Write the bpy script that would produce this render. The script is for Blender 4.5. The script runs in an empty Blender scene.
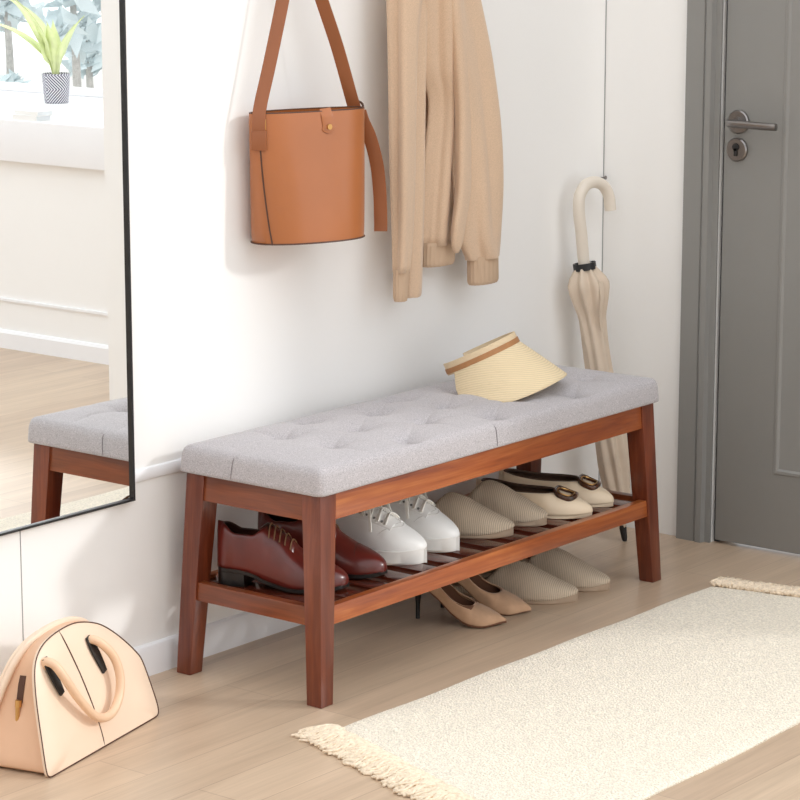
import bpy, bmesh, math, random
import numpy as np
from mathutils import Vector, Matrix
random.seed(7)
rng = np.random.default_rng(5)
PI = math.pi
scene = bpy.context.scene
COL = scene.collection

# ------------------------------------------------------------------ camera
CP = Vector((-3.5874, -3.0323, 1.5340)); YAW, PIT, FPX = 0.9003, 0.19923, 2640.2
FW = Vector((math.sin(YAW)*math.cos(PIT), math.cos(YAW)*math.cos(PIT), -math.sin(PIT)))
RT = Vector((math.cos(YAW), -math.sin(YAW), 0)); UP = RT.cross(FW)
cd = bpy.data.cameras.new('camera'); cam = bpy.data.objects.new('camera', cd); COL.objects.link(cam)
cam.matrix_world = Matrix((( RT.x, UP.x, -FW.x, CP.x), (RT.y, UP.y, -FW.y, CP.y), (RT.z, UP.z, -FW.z, CP.z), (0, 0, 0, 1)))
cd.sensor_width = 36; cd.lens = 36*FPX/800; cd.clip_start = .05; cd.clip_end = 200
scene.camera = cam
def at(x, y, Y):                       # surveyed point of the photo at a known distance from the wall
    d = FW + RT*((x-400)/FPX) - UP*((y-400)/FPX); t = (Y-CP.y)/d.y
    return CP + d*t

WY = 0.403                             # face of the back wall
WX = 1.507                             # face of the door wall

# ------------------------------------------------------------------ helpers
def smooth_path(pts, n=8):
    pts = [Vector(p) for p in pts]; out = []
    P = [pts[0]*2-pts[1]] + pts + [pts[-1]*2-pts[-2]]
    for i in range(1, len(P)-2):
        for k in range(n):
            t = k/n; a, b, c, d = P[i-1], P[i], P[i+1], P[i+2]
            out.append(.5*((2*b)+(c-a)*t+(2*a-5*b+4*c-d)*t*t+(3*b-a-3*c+d)*t**3))
    out.append(pts[-1]); return out
def interp(xs, ys):                    # smooth monotone interpolation
    xs = list(map(float, xs)); ys = list(map(float, ys)); n = len(xs)
    d = [(ys[i+1]-ys[i])/(xs[i+1]-xs[i]) for i in range(n-1)]
    m = [d[0]] + [0 if d[i-1]*d[i] <= 0 else 2*d[i-1]*d[i]/(d[i-1]+d[i]) for i in range(1, n-1)] + [d[-1]]
    def f(x):
        if x <= xs[0]: return ys[0]
        if x >= xs[-1]: return ys[-1]
        i = max(j for j in range(n-1) if xs[j] <= x); h = xs[i+1]-xs[i]; t = (x-xs[i])/h
        return ys[i]*(2*t**3-3*t*t+1)+h*m[i]*(t**3-2*t*t+t)+ys[i+1]*(3*t*t-2*t**3)+h*m[i+1]*(t**3-t*t)
    return f
class MB:
    def __init__(s): s.v = []; s.f = []
    def add(s, vs, fs):
        o = len(s.v); s.v += [tuple(v) for v in vs]; s.f += [tuple(i+o for i in f) for f in fs]; return s
    def hexa(s, c):                    # eight corners: bottom ring then top ring
        return s.add(c, [(3,2,1,0),(4,5,6,7),(0,1,5,4),(1,2,6,5),(2,3,7,6),(3,0,4,7)])
    def box(s, x0, x1, y0, y1, z0, z1):
        return s.hexa([(x0,y0,z0),(x1,y0,z0),(x1,y1,z0),(x0,y1,z0),(x0,y0,z1),(x1,y0,z1),(x1,y1,z1),(x0,y1,z1)])
    def loft(s, rings, cap=True, closed=True, loop=False):
        n = len(rings[0]); vs = [p for r in rings for p in r]; fs = []
        m = len(rings)
        for i in range(m if loop else m-1):
            i2 = (i+1) % m
            for j in range(n if closed else n-1):
                k = (j+1) % n
                fs.append((i*n+j, i*n+k, i2*n+k, i2*n+j))
        if cap and closed and not loop:
            fs.append(tuple(range(n-1, -1, -1))); fs.append(tuple((m-1)*n+j for j in range(n)))
        return s.add(vs, fs)
    def tube(s, pts, r, n=10, cap=True, flat=1.0, side=None, loop=False):
        pts = [Vector(p) for p in pts]; rings = []; m = len(pts); ref = Vector(side).normalized() if side else None
        for i, p in enumerate(pts):
            if loop: t = pts[(i+1) % m]-pts[i-1]
            else: t = pts[min(i+1, m-1)]-pts[max(i-1, 0)]
            t.normalize()
            if ref is None: ref = t.orthogonal().normalized()
            u = (ref - t*ref.dot(t)); u = u.normalized() if u.length > 1e-5 else t.orthogonal().normalized()
            if side is None: ref = u
            w = t.cross(u); rr = r(i/(m-1)) if callable(r) else r
            rings.append([p + u*(rr*math.cos(a)) + w*(rr*flat*math.sin(a)) for a in [2*PI*k/n for k in range(n)]])
        return s.loft(rings, cap, True, loop)
    def strap(s, pts, w, th, side):    # flat band following pts, wide along 'side'
        pts = [Vector(p) for p in pts]; rings = []; m = len(pts)
        for i, p in enumerate(pts):
            t = (pts[min(i+1, m-1)]-pts[max(i-1, 0)]).normalized()
            sd = side[i] if isinstance(side, list) else side
            u = Vector(sd); u = (u-t*u.dot(t)).normalized(); q = t.cross(u)
            ww = w(i/(m-1)) if callable(w) else w
            rings.append([p+u*ww/2+q*th/2, p-u*ww/2+q*th/2, p-u*ww/2-q*th/2, p+u*ww/2-q*th/2])
        return s.loft(rings)
    def disc(s, c, axis, r, depth, n=28):
        c = Vector(c); a = Vector(axis).normalized(); return s.tube([c, c+a*depth], r, n)
    def build(s, name, mat, parent=None, bevel=0, smooth=True, ang=38, seg=2, subsurf=0):
        me = bpy.data.meshes.new(name); me.from_pydata(s.v, [], s.f); me.validate()
        bm = bmesh.new(); bm.from_mesh(me)
        bmesh.ops.recalc_face_normals(bm, faces=bm.faces)
        if bevel:
            ed = [e for e in bm.edges if len(e.link_faces) == 2 and e.calc_face_angle(0) > .5]
            bmesh.ops.bevel(bm, geom=ed, offset=bevel, segments=seg, profile=.6, affect='EDGES', clamp_overlap=True)
        bm.to_mesh(me); bm.free()
        me.materials.append(mat)
        if smooth:
            me.shade_smooth(); me.set_sharp_from_angle(angle=math.radians(ang))
        o = bpy.data.objects.new(name, me); COL.objects.link(o)
        if parent: o.parent = parent
        if subsurf:
            md = o.modifiers.new('sub', 'SUBSURF'); md.levels = md.render_levels = subsurf
        return o
def tag(o, label=None, cat=None, group=None, kind=None):
    if label: o['label'] = label
    if cat: o['category'] = cat
    if group: o['group'] = group
    if kind: o['kind'] = kind
    return o
def thing(name, label, cat, loc=(0,0,0), rz=0, group=None):
    o = bpy.data.objects.new(name, None); COL.objects.link(o); o.empty_display_size = .05
    o.location = loc; o.rotation_euler = (0, 0, rz)
    return tag(o, label, cat, group)
def struct(o): o['kind'] = 'structure'; return o

# ------------------------------------------------------------------ materials
def lin(c): return tuple(((x/255)/12.92 if x/255 <= .04045 else ((x/255+.055)/1.055)**2.4) for x in c) + (1,)
class NT:
    def __init__(s, name):
        s.m = bpy.data.materials.new(name); s.m.use_nodes = True; s.t = s.m.node_tree
        s.b = s.t.nodes['Principled BSDF']; s.out = s.t.nodes['Material Output']
    def n(s, typ, **kw):
        nd = s.t.nodes.new(typ)
        for k, v in kw.items():
            if k in nd.inputs: nd.inputs[k].default_value = v
            else: setattr(nd, k, v)
        return nd
    def l(s, a, b): s.t.links.new(a, b)
    def coords(s, scale=(1,1,1)):
        tc = s.n('ShaderNodeTexCoord'); mp = s.n('ShaderNodeMapping'); mp.inputs['Scale'].default_value = scale
        s.l(tc.outputs['Object'], mp.inputs['Vector']); return mp.outputs['Vector']
    def ramp(s, fac, stops):
        r = s.n('ShaderNodeValToRGB'); e = r.color_ramp.elements
        while len(e) < len(stops): e.new(.5)
        for k, (p, c) in enumerate(stops): e[k].position = p; e[k].color = c
        s.l(fac, r.inputs['Fac']); return r.outputs['Color']
    def bump(s, h, strength=.2, dist=.001):
        b = s.n('ShaderNodeBump'); b.inputs['Strength'].default_value = strength; b.inputs['Distance'].default_value = dist
        s.l(h, b.inputs['Height']); s.l(b.outputs['Normal'], s.b.inputs['Normal'])
def mat_plain(name, rgb, rough=.5, metal=0, noise=0, nscale=40, bump=0, bscale=400, coat=0, spec=.5, sheen=0, bdist=.001):
    T = NT(name); c = lin(rgb); T.b.inputs['Roughness'].default_value = rough; T.b.inputs['Metallic'].default_value = metal
    T.b.inputs['Coat Weight'].default_value = coat; T.b.inputs['Coat Roughness'].default_value = .15
    T.b.inputs['Specular IOR Level'].default_value = spec; T.b.inputs['Sheen Weight'].default_value = sheen
    v = T.coords()
    nz = T.n('ShaderNodeTexNoise', Scale=nscale, Detail=4.0); T.l(v, nz.inputs['Vector'])
    lo = tuple(x*(1-noise) for x in c[:3])+(1,); hi = tuple(min(1, x*(1+noise)) for x in c[:3])+(1,)
    T.l(T.ramp(nz.outputs['Fac'], [(.3, lo), (.7, hi)]), T.b.inputs['Base Color'])
    if bump:
        n2 = T.n('ShaderNodeTexNoise', Scale=bscale, Detail=3.0); T.l(v, n2.inputs['Vector']); T.bump(n2.outputs['Fac'], bump, bdist)
    return T.m
def mat_wood(name, a, b, c, axis, rough=.32):
    T = NT(name); sc = [26, 26, 26]; sc[axis] = 2.2
    v = T.coords(tuple(sc))
    n1 = T.n('ShaderNodeTexNoise', Scale=1.0, Detail=6.0, Roughness=.6, Distortion=.8); T.l(v, n1.inputs['Vector'])
    sc2 = [220, 220, 220]; sc2[axis] = 9
    n2 = T.n('ShaderNodeTexNoise', Scale=1.0, Detail=3.0); T.l(T.coords(tuple(sc2)), n2.inputs['Vector'])
    mx = T.n('ShaderNodeMath', operation='MULTIPLY_ADD'); T.l(n2.outputs['Fac'], mx.inputs[0]); mx.inputs[1].default_value = .35
    T.l(n1.outputs['Fac'], mx.inputs[2])
    T.l(T.ramp(mx.outputs[0], [(.45, lin(a)), (.66, lin(b)), (.88, lin(c))]), T.b.inputs['Base Color'])
    T.b.inputs['Roughness'].default_value = rough; T.b.inputs['Coat Weight'].default_value = .25; T.b.inputs['Coat Roughness'].default_value = .2
    T.bump(n2.outputs['Fac'], .05, .001)
    return T.m
def mat_weave(name, rgb, scale, strength=.5, rough=.9, speck=.12, rgb2=None, dist=.001, sheen=.2, aniso=(1,1,1)):
    T = NT(name); v = T.coords(aniso)
    vo = T.n('ShaderNodeTexVoronoi', Scale=scale); T.l(v, vo.inputs['Vector'])
    nz = T.n('ShaderNodeTexNoise', Scale=scale*.9, Detail=3.0); T.l(v, nz.inputs['Vector'])
    c = lin(rgb); lo = tuple(x*(1-speck) for x in c[:3])+(1,); hi = lin(rgb2) if rgb2 else tuple(min(1, x*(1+speck)) for x in c[:3])+(1,)
    T.l(T.ramp(nz.outputs['Fac'], [(.35, lo), (.65, hi)]), T.b.inputs['Base Color'])
    T.b.inputs['Roughness'].default_value = rough; T.b.inputs['Sheen Weight'].default_value = sheen; T.b.inputs['Specular IOR Level'].default_value = .2
    T.bump(vo.outputs['Distance'], strength, dist); return T.m
def mat_rib(name, rgb, scale, axis='Y', rough=.9, dark=.62, cross=0):
    T = NT(name); v = T.coords()
    w = T.n('ShaderNodeTexWave', wave_type='BANDS', bands_direction=axis, Scale=scale, Distortion=.25, Detail=1.0); T.l(v, w.inputs['Vector'])
    c = lin(rgb); lo = tuple(x*dark for x in c[:3])+(1,)
    nz = T.n('ShaderNodeTexNoise', Scale=700.0, Detail=2.0); T.l(v, nz.inputs['Vector'])
    m = T.n('ShaderNodeMath', operation='MULTIPLY_ADD'); T.l(nz.outputs['Fac'], m.inputs[0]); m.inputs[1].default_value = .5; T.l(w.outputs['Fac'], m.inputs[2])
    T.l(T.ramp(m.outputs[0], [(.25, lo), (.85, c)]), T.b.inputs['Base Color'])
    T.b.inputs['Roughness'].default_value = rough; T.b.inputs['Specular IOR Level'].default_value = .15
    T.bump(m.outputs[0], .5, .0012); return T.m

M = {}
M['wall'] = mat_plain('white_wall_paint', (243,242,240), .6, noise=.008, nscale=3, bump=.04, bscale=120)
M['trim'] = mat_plain('white_trim_paint', (240,240,242), .45, noise=.01, nscale=6)
M['seam'] = mat_plain('seam_shadow_gap', (150,150,150), .8)
M['wood_x_lit'] = mat_wood('cherry_wood_lengthwise_lit', (122,54,24), (156,80,36), (184,110,56), 0)  # lighter, more orange copy: light on the front faces put into the colour
M['wood_y_shaded'] = mat_wood('cherry_wood_crosswise_shaded', (96,44,22), (122,60,30), (144,76,40), 1)  # darker copy of the same wood: shade of the end faces painted in
M['wood_z_shaded'] = mat_wood('cherry_wood_upright_shaded', (82,34,20), (106,48,27), (132,66,38), 2)  # legs, darkened too: shade of their end faces is in the colour
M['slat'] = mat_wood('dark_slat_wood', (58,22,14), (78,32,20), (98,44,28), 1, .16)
M['seat'] = mat_weave('grey_linen', (180,175,177), 700, .5, .95, .28, dist=.0008)
M['seam_thread'] = mat_plain('grey_thread', (140,134,136), .9)
M['black'] = mat_plain('black_metal', (26,26,28), .4, noise=.1)
M['tan'] = mat_plain('tan_leather', (168,100,53), .3, coat=.25, noise=.06, nscale=7, bump=.06, bscale=700, spec=.5)
M['tan_dark'] = mat_plain('tan_strap_leather', (146,86,50), .42, noise=.06, nscale=12, bump=.08, bscale=600)
M['edge'] = mat_plain('dark_edge_paint', (78,44,26), .5)
M['gold'] = mat_plain('pale_gold', (206,160,100), .28, 1)
M['jacket'] = mat_weave('beige_knit', (211,183,156), 520, .3, .95, .07, dist=.001, sheen=.3)
M['jacket_rib'] = mat_rib('beige_rib_knit', (209,181,154), 240, 'X', dark=.95)
M['umb'] = mat_plain('beige_umbrella_cloth', (212,194,174), .7, noise=.05, nscale=20, bump=.1, bscale=60)
M['umb_handle'] = mat_plain('cream_handle', (226,216,202), .4)
M['dark'] = mat_plain('near_black', (30,29,30), .5)
M['straw'] = mat_rib('woven_straw', (232,212,176), 95, 'Z', dark=.84)
M['straw_band'] = mat_rib('straw_band', (232,210,176), 120, 'Z', dark=.86)
M['ribbon'] = mat_plain('brown_ribbon', (172,122,78), .6, noise=.08)
M['blush'] = mat_plain('blush_leather', (236,211,187), .42, noise=.025, nscale=10, bump=.04, bscale=900)
M['blush_side'] = mat_plain('blush_gusset_leather', (222,180,148), .45, noise=.04, nscale=10, bump=.05, bscale=900)
M['blush_handle'] = mat_plain('blush_handle_leather', (230,194,162), .42, noise=.03, nscale=20)
M['rug'] = mat_weave('cream_rug_weave', (239,229,211), 240, .9, .98, .15, dist=.003)
M['fringe'] = mat_plain('cream_fringe_yarn', (236,218,194), .95, noise=.16, nscale=160)
M['ox'] = mat_plain('burgundy_leather', (94,29,21), .32, noise=.28, nscale=14, bump=.04, bscale=300, coat=.2)
M['ox_dark'] = mat_plain('dark_brown_leather', (58,30,22), .35, noise=.2, nscale=20)
M['sole_black'] = mat_plain('black_sole', (26,22,20), .4)
M['lace_brown'] = mat_plain('brown_lace', (126,92,62), .7)
M['snk'] = mat_plain('white_leather', (240,240,238), .42, noise=.015, nscale=30, bump=.05, bscale=500)
M['snk_sole'] = mat_plain('white_rubber', (236,234,229), .55, noise=.03, nscale=60)
M['lace_white'] = mat_plain('white_lace', (246,244,238), .8, bump=.3, bscale=900)
M['stitch'] = mat_plain('grey_stitching', (206,204,200), .7)
M['eyelet'] = mat_plain('grey_eyelet', (112,112,110), .5)
M['snk_in'] = mat_plain('grey_lining_lace_shade', (112,110,106), .9)  # lining grey, also painted on the tongue as shade between the laces
M['mule'] = mat_rib('greige_corduroy', (204,186,164), 80, 'Y', dark=.68)
M['mule_in'] = mat_plain('greige_lining', (150,134,114), .95)
M['mule_sole'] = mat_plain('greige_sole', (178,156,134), .8)
M['flat'] = mat_plain('cream_leather', (232,212,184), .4, noise=.02, nscale=20)
M['flat_trim'] = mat_plain('brown_trim', (84,62,48), .55)
M['tort'] = mat_plain('tortoiseshell', (70,40,24), .2, noise=.6, nscale=60, coat=.5)
M['pump'] = mat_plain('beige_suede', (190,152,120), .8, noise=.06, nscale=60, sheen=.2)
M['pump_in'] = mat_plain('pump_lining', (112,74,52), .7)
M['grey_door'] = mat_plain('grey_door_paint', (138,137,134), .42, noise=.015, nscale=5)
M['steel'] = mat_plain('brushed_nickel', (142,138,136), .28, 1)
M['pot_leaf'] = mat_plain('pale_green_leaf', (220,230,170), .5, noise=.12, nscale=20)
M['paper'] = mat_plain('white_paper', (226,230,232), .7)
M['bark'] = mat_plain('grey_bark', (176,172,166), .9, noise=.2)
M['leaf_far'] = mat_plain('blue_green_leaf', (206,218,220), .6, noise=.15, nscale=4)
M['ground'] = mat_plain('pale_paving', (200,198,192), .9, noise=.05)
# floor planks
T = NT('oak_planks'); v = T.coords()
br = T.n('ShaderNodeTexBrick', offset=.37, offset_frequency=2, squash=1.0)
for k, x in dict(Scale=1.0).items(): br.inputs[k].default_value = x
br.inputs['Brick Width'].default_value = 1.25; br.inputs['Row Height'].default_value = .118
br.inputs['Mortar Size'].default_value = .0012; br.inputs['Mortar Smooth'].default_value = .2; br.inputs['Bias'].default_value = 0
br.inputs['Color1'].default_value = lin((191,167,143)); br.inputs['Color2'].default_value = lin((205,182,157)); br.inputs['Mortar'].default_value = lin((174,150,128))
T.l(v, br.inputs['Vector'])
g1 = T.n('ShaderNodeTexNoise', Scale=1.0, Detail=6.0, Roughness=.62, Distortion=.6); T.l(T.coords((1.6, 24, 1)), g1.inputs['Vector'])
g2 = T.n('ShaderNodeTexNoise', Scale=1.0, Detail=3.0); T.l(T.coords((5, 190, 1)), g2.inputs['Vector'])
mm = T.n('ShaderNodeMath', operation='MULTIPLY_ADD'); T.l(g2.outputs['Fac'], mm.inputs[0]); mm.inputs[1].default_value = .35; T.l(g1.outputs['Fac'], mm.inputs[2])
gr = T.ramp(mm.outputs[0], [(.42, (.80,.78,.76,1)), (.9, (1.1,1.1,1.1,1))])
mxc = T.n('ShaderNodeMix', data_type='RGBA', blend_type='MULTIPLY'); mxc.inputs[0].default_value = 1
T.l(br.outputs['Color'], mxc.inputs[6]); T.l(gr, mxc.inputs[7]); T.l(mxc.outputs[2], T.b.inputs['Base Color'])
T.b.inputs['Roughness'].default_value = .3; T.b.inputs['Specular IOR Level'].default_value = .5
M['floor'] = T.m
# window pane: thin clear glass
T = NT('window_glass'); T.t.nodes.remove(T.b)
tr = T.n('ShaderNodeBsdfTransparent'); gl = T.n('ShaderNodeBsdfGlossy', Roughness=.0); ms = T.n('ShaderNodeMixShader')
ms.inputs[0].default_value = .04; T.l(tr.outputs[0], ms.inputs[1]); T.l(gl.outputs[0], ms.inputs[2]); T.l(ms.outputs[0], T.out.inputs['Surface'])
M['glass'] = T.m
M['mirror'] = mat_plain('mirror_silver', (250,252,252), .0, 1)
# pot: white ceramic with dark slanted line pattern
T = NT('patterned_pot'); tc = T.n('ShaderNodeTexCoord'); sx = T.n('ShaderNodeSeparateXYZ'); T.l(tc.outputs['Object'], sx.inputs[0])
at2 = T.n('ShaderNodeMath', operation='ARCTAN2'); T.l(sx.outputs['Y'], at2.inputs[0]); T.l(sx.outputs['X'], at2.inputs[1])
zz = T.n('ShaderNodeMath', operation='PINGPONG'); T.l(sx.outputs['Z'], zz.inputs[0]); zz.inputs[1].default_value = .048
s1 = T.n('ShaderNodeMath', operation='MULTIPLY_ADD'); T.l(at2.outputs[0], s1.inputs[0]); s1.inputs[1].default_value = .046; T.l(zz.outputs[0], s1.inputs[2])
s2 = T.n('ShaderNodeMath', operation='MULTIPLY'); T.l(s1.outputs[0], s2.inputs[0]); s2.inputs[1].default_value = 2*PI/.0105
s3 = T.n('ShaderNodeMath', operation='SINE'); T.l(s2.outputs[0], s3.inputs[0])
T.l(T.ramp(s3.outputs[0], [(.3, lin((90,84,104))), (.45, lin((238,238,240)))]), T.b.inputs['Base Color']); T.b.inputs['Roughness'].default_value = .5
M['pot'] = T.m

# ------------------------------------------------------------------ setting
struct(MB().box(-4.2, 2.25, -4.6, WY, -.05, 0).build('floor', M['floor'], smooth=False))
struct(MB().box(-4.2, WX+.1, WY, WY+.1, 0, 2.75).build('wall_back', M['wall'], smooth=False))
b = MB()                                                                   # skirting with a rounded top edge
prof = [(0, 0), (-.012, 0), (-.012, .052), (-.009, .059), (-.004, .062), (0, .062)]
b.loft([[(x, WY+p, z) for p, z in prof] for x in (-4.2, WX)])
struct(b.build('baseboard_back', M['trim'], ang=25))
prof = [(0, .385), (-.004, .387), (-.006, .392), (-.006, .404), (-.004, .409), (0, .411)]
struct(MB().loft([[(x, WY+p, z) for p, z in prof] for x in (-4.2, .62)]).build('trim_1', M['trim'], ang=25))
b = MB()                                                                   # panel joints of the lower wall
for x in (-.3675, -1.59, -2.8): b.box(x-.0009, x+.0009, WY-.0008, WY+.002, .062, .386)
struct(b.build('trim_2', M['seam'], smooth=False))
struct(MB().box(-4.32, -4.2, -4.6, WY+.1, 0, 2.75).build('wall_left_blocker', M['wall'], smooth=False))  # unseen wall, added to cut ambient light on left-facing sides
struct(MB().box(WX-.0022, WX+.001, WY-.0012, WY+.001, .062, 2.75).build('trim_4', M['seam'], smooth=False))
struct(MB().box(-4.32, -.6, -4.72, -4.6, 0, 2.75).build('wall_front_blocker', M['wall'], smooth=False))  # unseen partial wall, added to darken the left-facing sides further
# door wall with an opening
DY0, DY1, DH = .090, -.80, 2.06
b = MB()
b.box(WX, WX+.12, DY0, WY, 0, 2.75); b.box(WX, WX+.12, -1.244, DY1, 0, 2.75); b.box(WX, WX+.12, DY1, DY0, DH, 2.75)
struct(b.build('wall_right', M['wall'], smooth=False))
struct(MB().box(WX+.12, 2.246, -1.244, -1.124, 0, 2.75).build('wall_return', M['wall'], smooth=False))
# door with casing, panels, lever and lock
b = MB(); e = .016
prof = [(0, .0), (-e, .002), (-e, .048), (-e+.003, .050), (-e-.004, .056), (-e-.004, .070), (-.006, .073), (-.006, .087), (0, .087)]
dr = MB()
leafx = WX+.002
dr.box(leafx, leafx+.04, DY1+.010, DY0-.010, .008, DH-.008)
door = struct(dr.build('door_1', M['grey_door'], bevel=.002))
cs = MB()
path = [(.176, 0), (.176, DH+.09)], [(DY1-.093, DH+.09), (DY1-.093, 0)]
def casing_ring(y, z, sy, mit): return [(WX+px, y-sy*py, z-(py if mit else 0)) for px, py in prof]
cs.loft([casing_ring(.176, 0, 1, False), casing_ring(.176, DH+.093, 1, True), casing_ring(DY1-.093, DH+.093, -1, True), casing_ring(DY1-.093, 0, -1, False)])
cs.build('door_frame', M['grey_door'], door, ang=30)
dj = MB(); dj.box(WX+.016, WX+.06, DY1, DY1+.0095, 0, DH); dj.box(WX+.016, WX+.06, DY0-.0095, DY0, 0, DH); dj.box(WX+.016, WX+.06, DY1+.0095, DY0-.0095, DH-.0075, DH)
tag(dj.build('door_gap_shade', M['dark'], door, smooth=False), 'dark strip standing in for the shade in the door gap')  # near-black strips paint the shade in the gap around the leaf
for z0, z1 in ((.185, 1.90),):
    y1, y0 = -.071, DY1+.155
    ringz = []
    for off, dx in ((0, 0), (.003, -.0035), (.009, -.004), (.014, .0), (.026, .0), (.060, -.003)):
        ringz.append([(leafx+dx-.0002, y0+off, z0+off), (leafx+dx-.0002, y1-off, z0+off), (leafx+dx-.0002, y1-off, z1-off), (leafx+dx-.0002, y0+off, z1-off)])
    p = MB(); p.loft(ringz, cap=False); p.add(ringz[-1], [(0, 1, 2, 3)]); p.build('door_panel', M['grey_door'], door, ang=20)
hy, hz = .042, .976
h = MB(); h.tube([(leafx, hy, hz), (leafx-.006, hy, hz), (leafx-.009, hy, hz)], lambda t: .0265 if t < .9 else .024, 32)
h.tube([(leafx-.009, hy, hz), (leafx-.022, hy, hz)], .013, 20)
hd = h.build('handle', M['steel'], door, ang=30)
h = MB(); h.tube(smooth_path([(leafx-.020, hy, hz), (leafx-.044, hy, hz), (leafx-.052, hy-.010, hz), (leafx-.053, hy-.03, hz), (leafx-.053, hy-.100, hz-.001), (leafx-.051, hy-.124, hz-.001)], 6), .0088, 14, flat=.9)
h.build('lever', M['steel'], hd, ang=40)
h = MB(); h.tube([(leafx, hy+.002, .914), (leafx-.006, hy+.002, .914), (leafx-.009, hy+.002, .914)], lambda t: .0265 if t < .9 else .024, 32)
kp = h.build('key_plate', M['steel'], door, ang=30)
h = MB(); h.disc((leafx-.0085, hy+.002, .920), (-1, 0, 0), .0085, .003, 18); h.box(leafx-.0115, leafx-.0085, hy-.002, hy+.006, .900, .918)
h.build('keyhole', M['dark'], kp)
# window wall, further right, seen in the mirror and letting the daylight in
XW = 2.246; WB, WT, Y0, Y1 = .615, 3.35, -1.93, -5.3
SD = .78
b = MB(); b.box(XW, XW+SD, Y0, -1.124, 0, WT); b.box(XW, XW+SD, Y1, Y0, 0, WB); b.box(XW, XW+SD, Y1-.3, Y1, 0, WT)
struct(b.build('wall_window', M['wall'], smooth=False))
prof = [(0, 0), (-.014, 0), (-.014, .05), (-.008, .058), (0, .06)]
b = MB(); b.loft([[(XW+p, y, z) for p, z in prof] for y in (-1.244, Y1)])
struct(b.build('baseboard_window', M['trim'], ang=25))
struct(MB().box(XW-.008, XW, Y1, Y0+.6, .155, .163).build('trim_3', M['trim']))
win = struct(MB().box(XW-.035, XW+SD, Y1, Y0, WB, .748).build('window_1', M['trim'], bevel=.004))
f = MB(); fx0, fx1 = XW+SD-.05, XW+SD-.01
f.box(fx0, fx1, Y0-.035, Y0, .748, WT); f.box(fx0, fx1, Y1, Y1+.05, .748, WT); f.box(fx0, fx1, Y1, Y0, WT-.05, WT); f.box(fx0, fx1, Y1, Y0, .748, .775)
f.build('window_frame', M['trim'], win, bevel=.003)
MB().box(fx0+.017, fx0+.021, Y1+.05, Y0-.035, .775, WT-.05).build('pane', M['glass'], win, smooth=False)
struct(MB().box(3.06, 14, -14, 4, -.4, -.3).build('terrace_ground', M['ground'], smooth=False))

# ------------------------------------------------------------------ bench
L, D = 1.16, .3671
bench = thing('shoe_bench', 'long cherry-brown wooden bench with a tufted grey cushion and slatted shoe shelf', 'bench')
HZ = .400
def leg(xo, yo, sx, sy):               # foot corner, direction of the body of the leg
    s0, s1, ax, ay = .0353, .046, .021, .016
    c = [(xo, yo, 0), (xo+sx*s0, yo, 0), (xo+sx*s0, yo+sy*s0, 0), (xo, yo+sy*s0, 0)]
    X, Y = xo+sx*ax, yo+sy*ay
    t = [(X, Y, HZ), (X+sx*s1, Y, HZ), (X+sx*s1, Y+sy*s1, HZ), (X, Y+sy*s1, HZ)]
    MB().hexa(c+t).build('leg', M['wood_z_shaded'], bench, bevel=.0022)
for xo, sx in ((0, 1), (L, -1)):
    for yo, sy in ((0, 1), (D, -1)): leg(xo, yo, sx, sy)
def apron(name, x0, x1, y0, y1, z0, z1, m, tilt=0, tx=0): # slight lean so that the rail follows the legs
    c = [(x0, y0, z0), (x1, y0, z0), (x1, y1, z0), (x0, y1, z0)]
    k = tilt*(z1-z0); kx = tx*(z1-z0)
    t = [(x+kx, y+k, z1) for x, y, _ in c]
    MB().hexa(c+t).build(name, m, bench, bevel=.0018)
ia = .016*.36/.4; ix = .021*.36/.4
apron('apron', .05, L-.05, ia+.003, ia+.023, .347, HZ, M['wood_x_lit'], .04)
apron('apron', .05, L-.05, D-ia-.023, D-ia-.003, .347, HZ, M['wood_x_lit'], -.04)
apron('apron', ix+.003, ix+.023, .045, D-.045, .347, HZ, M['wood_y_shaded'], 0, .05)
apron('apron', L-ix-.023, L-ix-.003, .045, D-.045, .347, HZ, M['wood_y_shaded'], 0, -.05)
il = .016*.168/.4; ilx = .021*.168/.4
RZ0, RZ1, SZ = .150, .186, .180
apron('shelf_rail', .035, L-.035, il+.003, il+.023, RZ0, RZ1, M['wood_x_lit'], .04)
apron('shelf_rail', .035, L-.035, D-il-.023, D-il-.003, RZ0, RZ1, M['wood_x_lit'], -.04)
apron('shelf_rail', ilx+.003, ilx+.023, .035, D-.035, RZ0, RZ1, M['wood_y_shaded'], 0, .05)
apron('shelf_rail', L-ilx-.023, L-ilx-.003, .035, D-.035, RZ0, RZ1, M['wood_y_shaded'], 0, -.05)
NS = 14; x0s, x1s = .052, L-.052; pitch = (x1s-x0s+.030)/NS
for i in range(NS):
    x = x0s+i*pitch
    MB().box(x, x+pitch-.030, il+.022, D-il-.022, SZ-.014, SZ).build('slat', M['slat'], bench, bevel=.0015)
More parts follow.
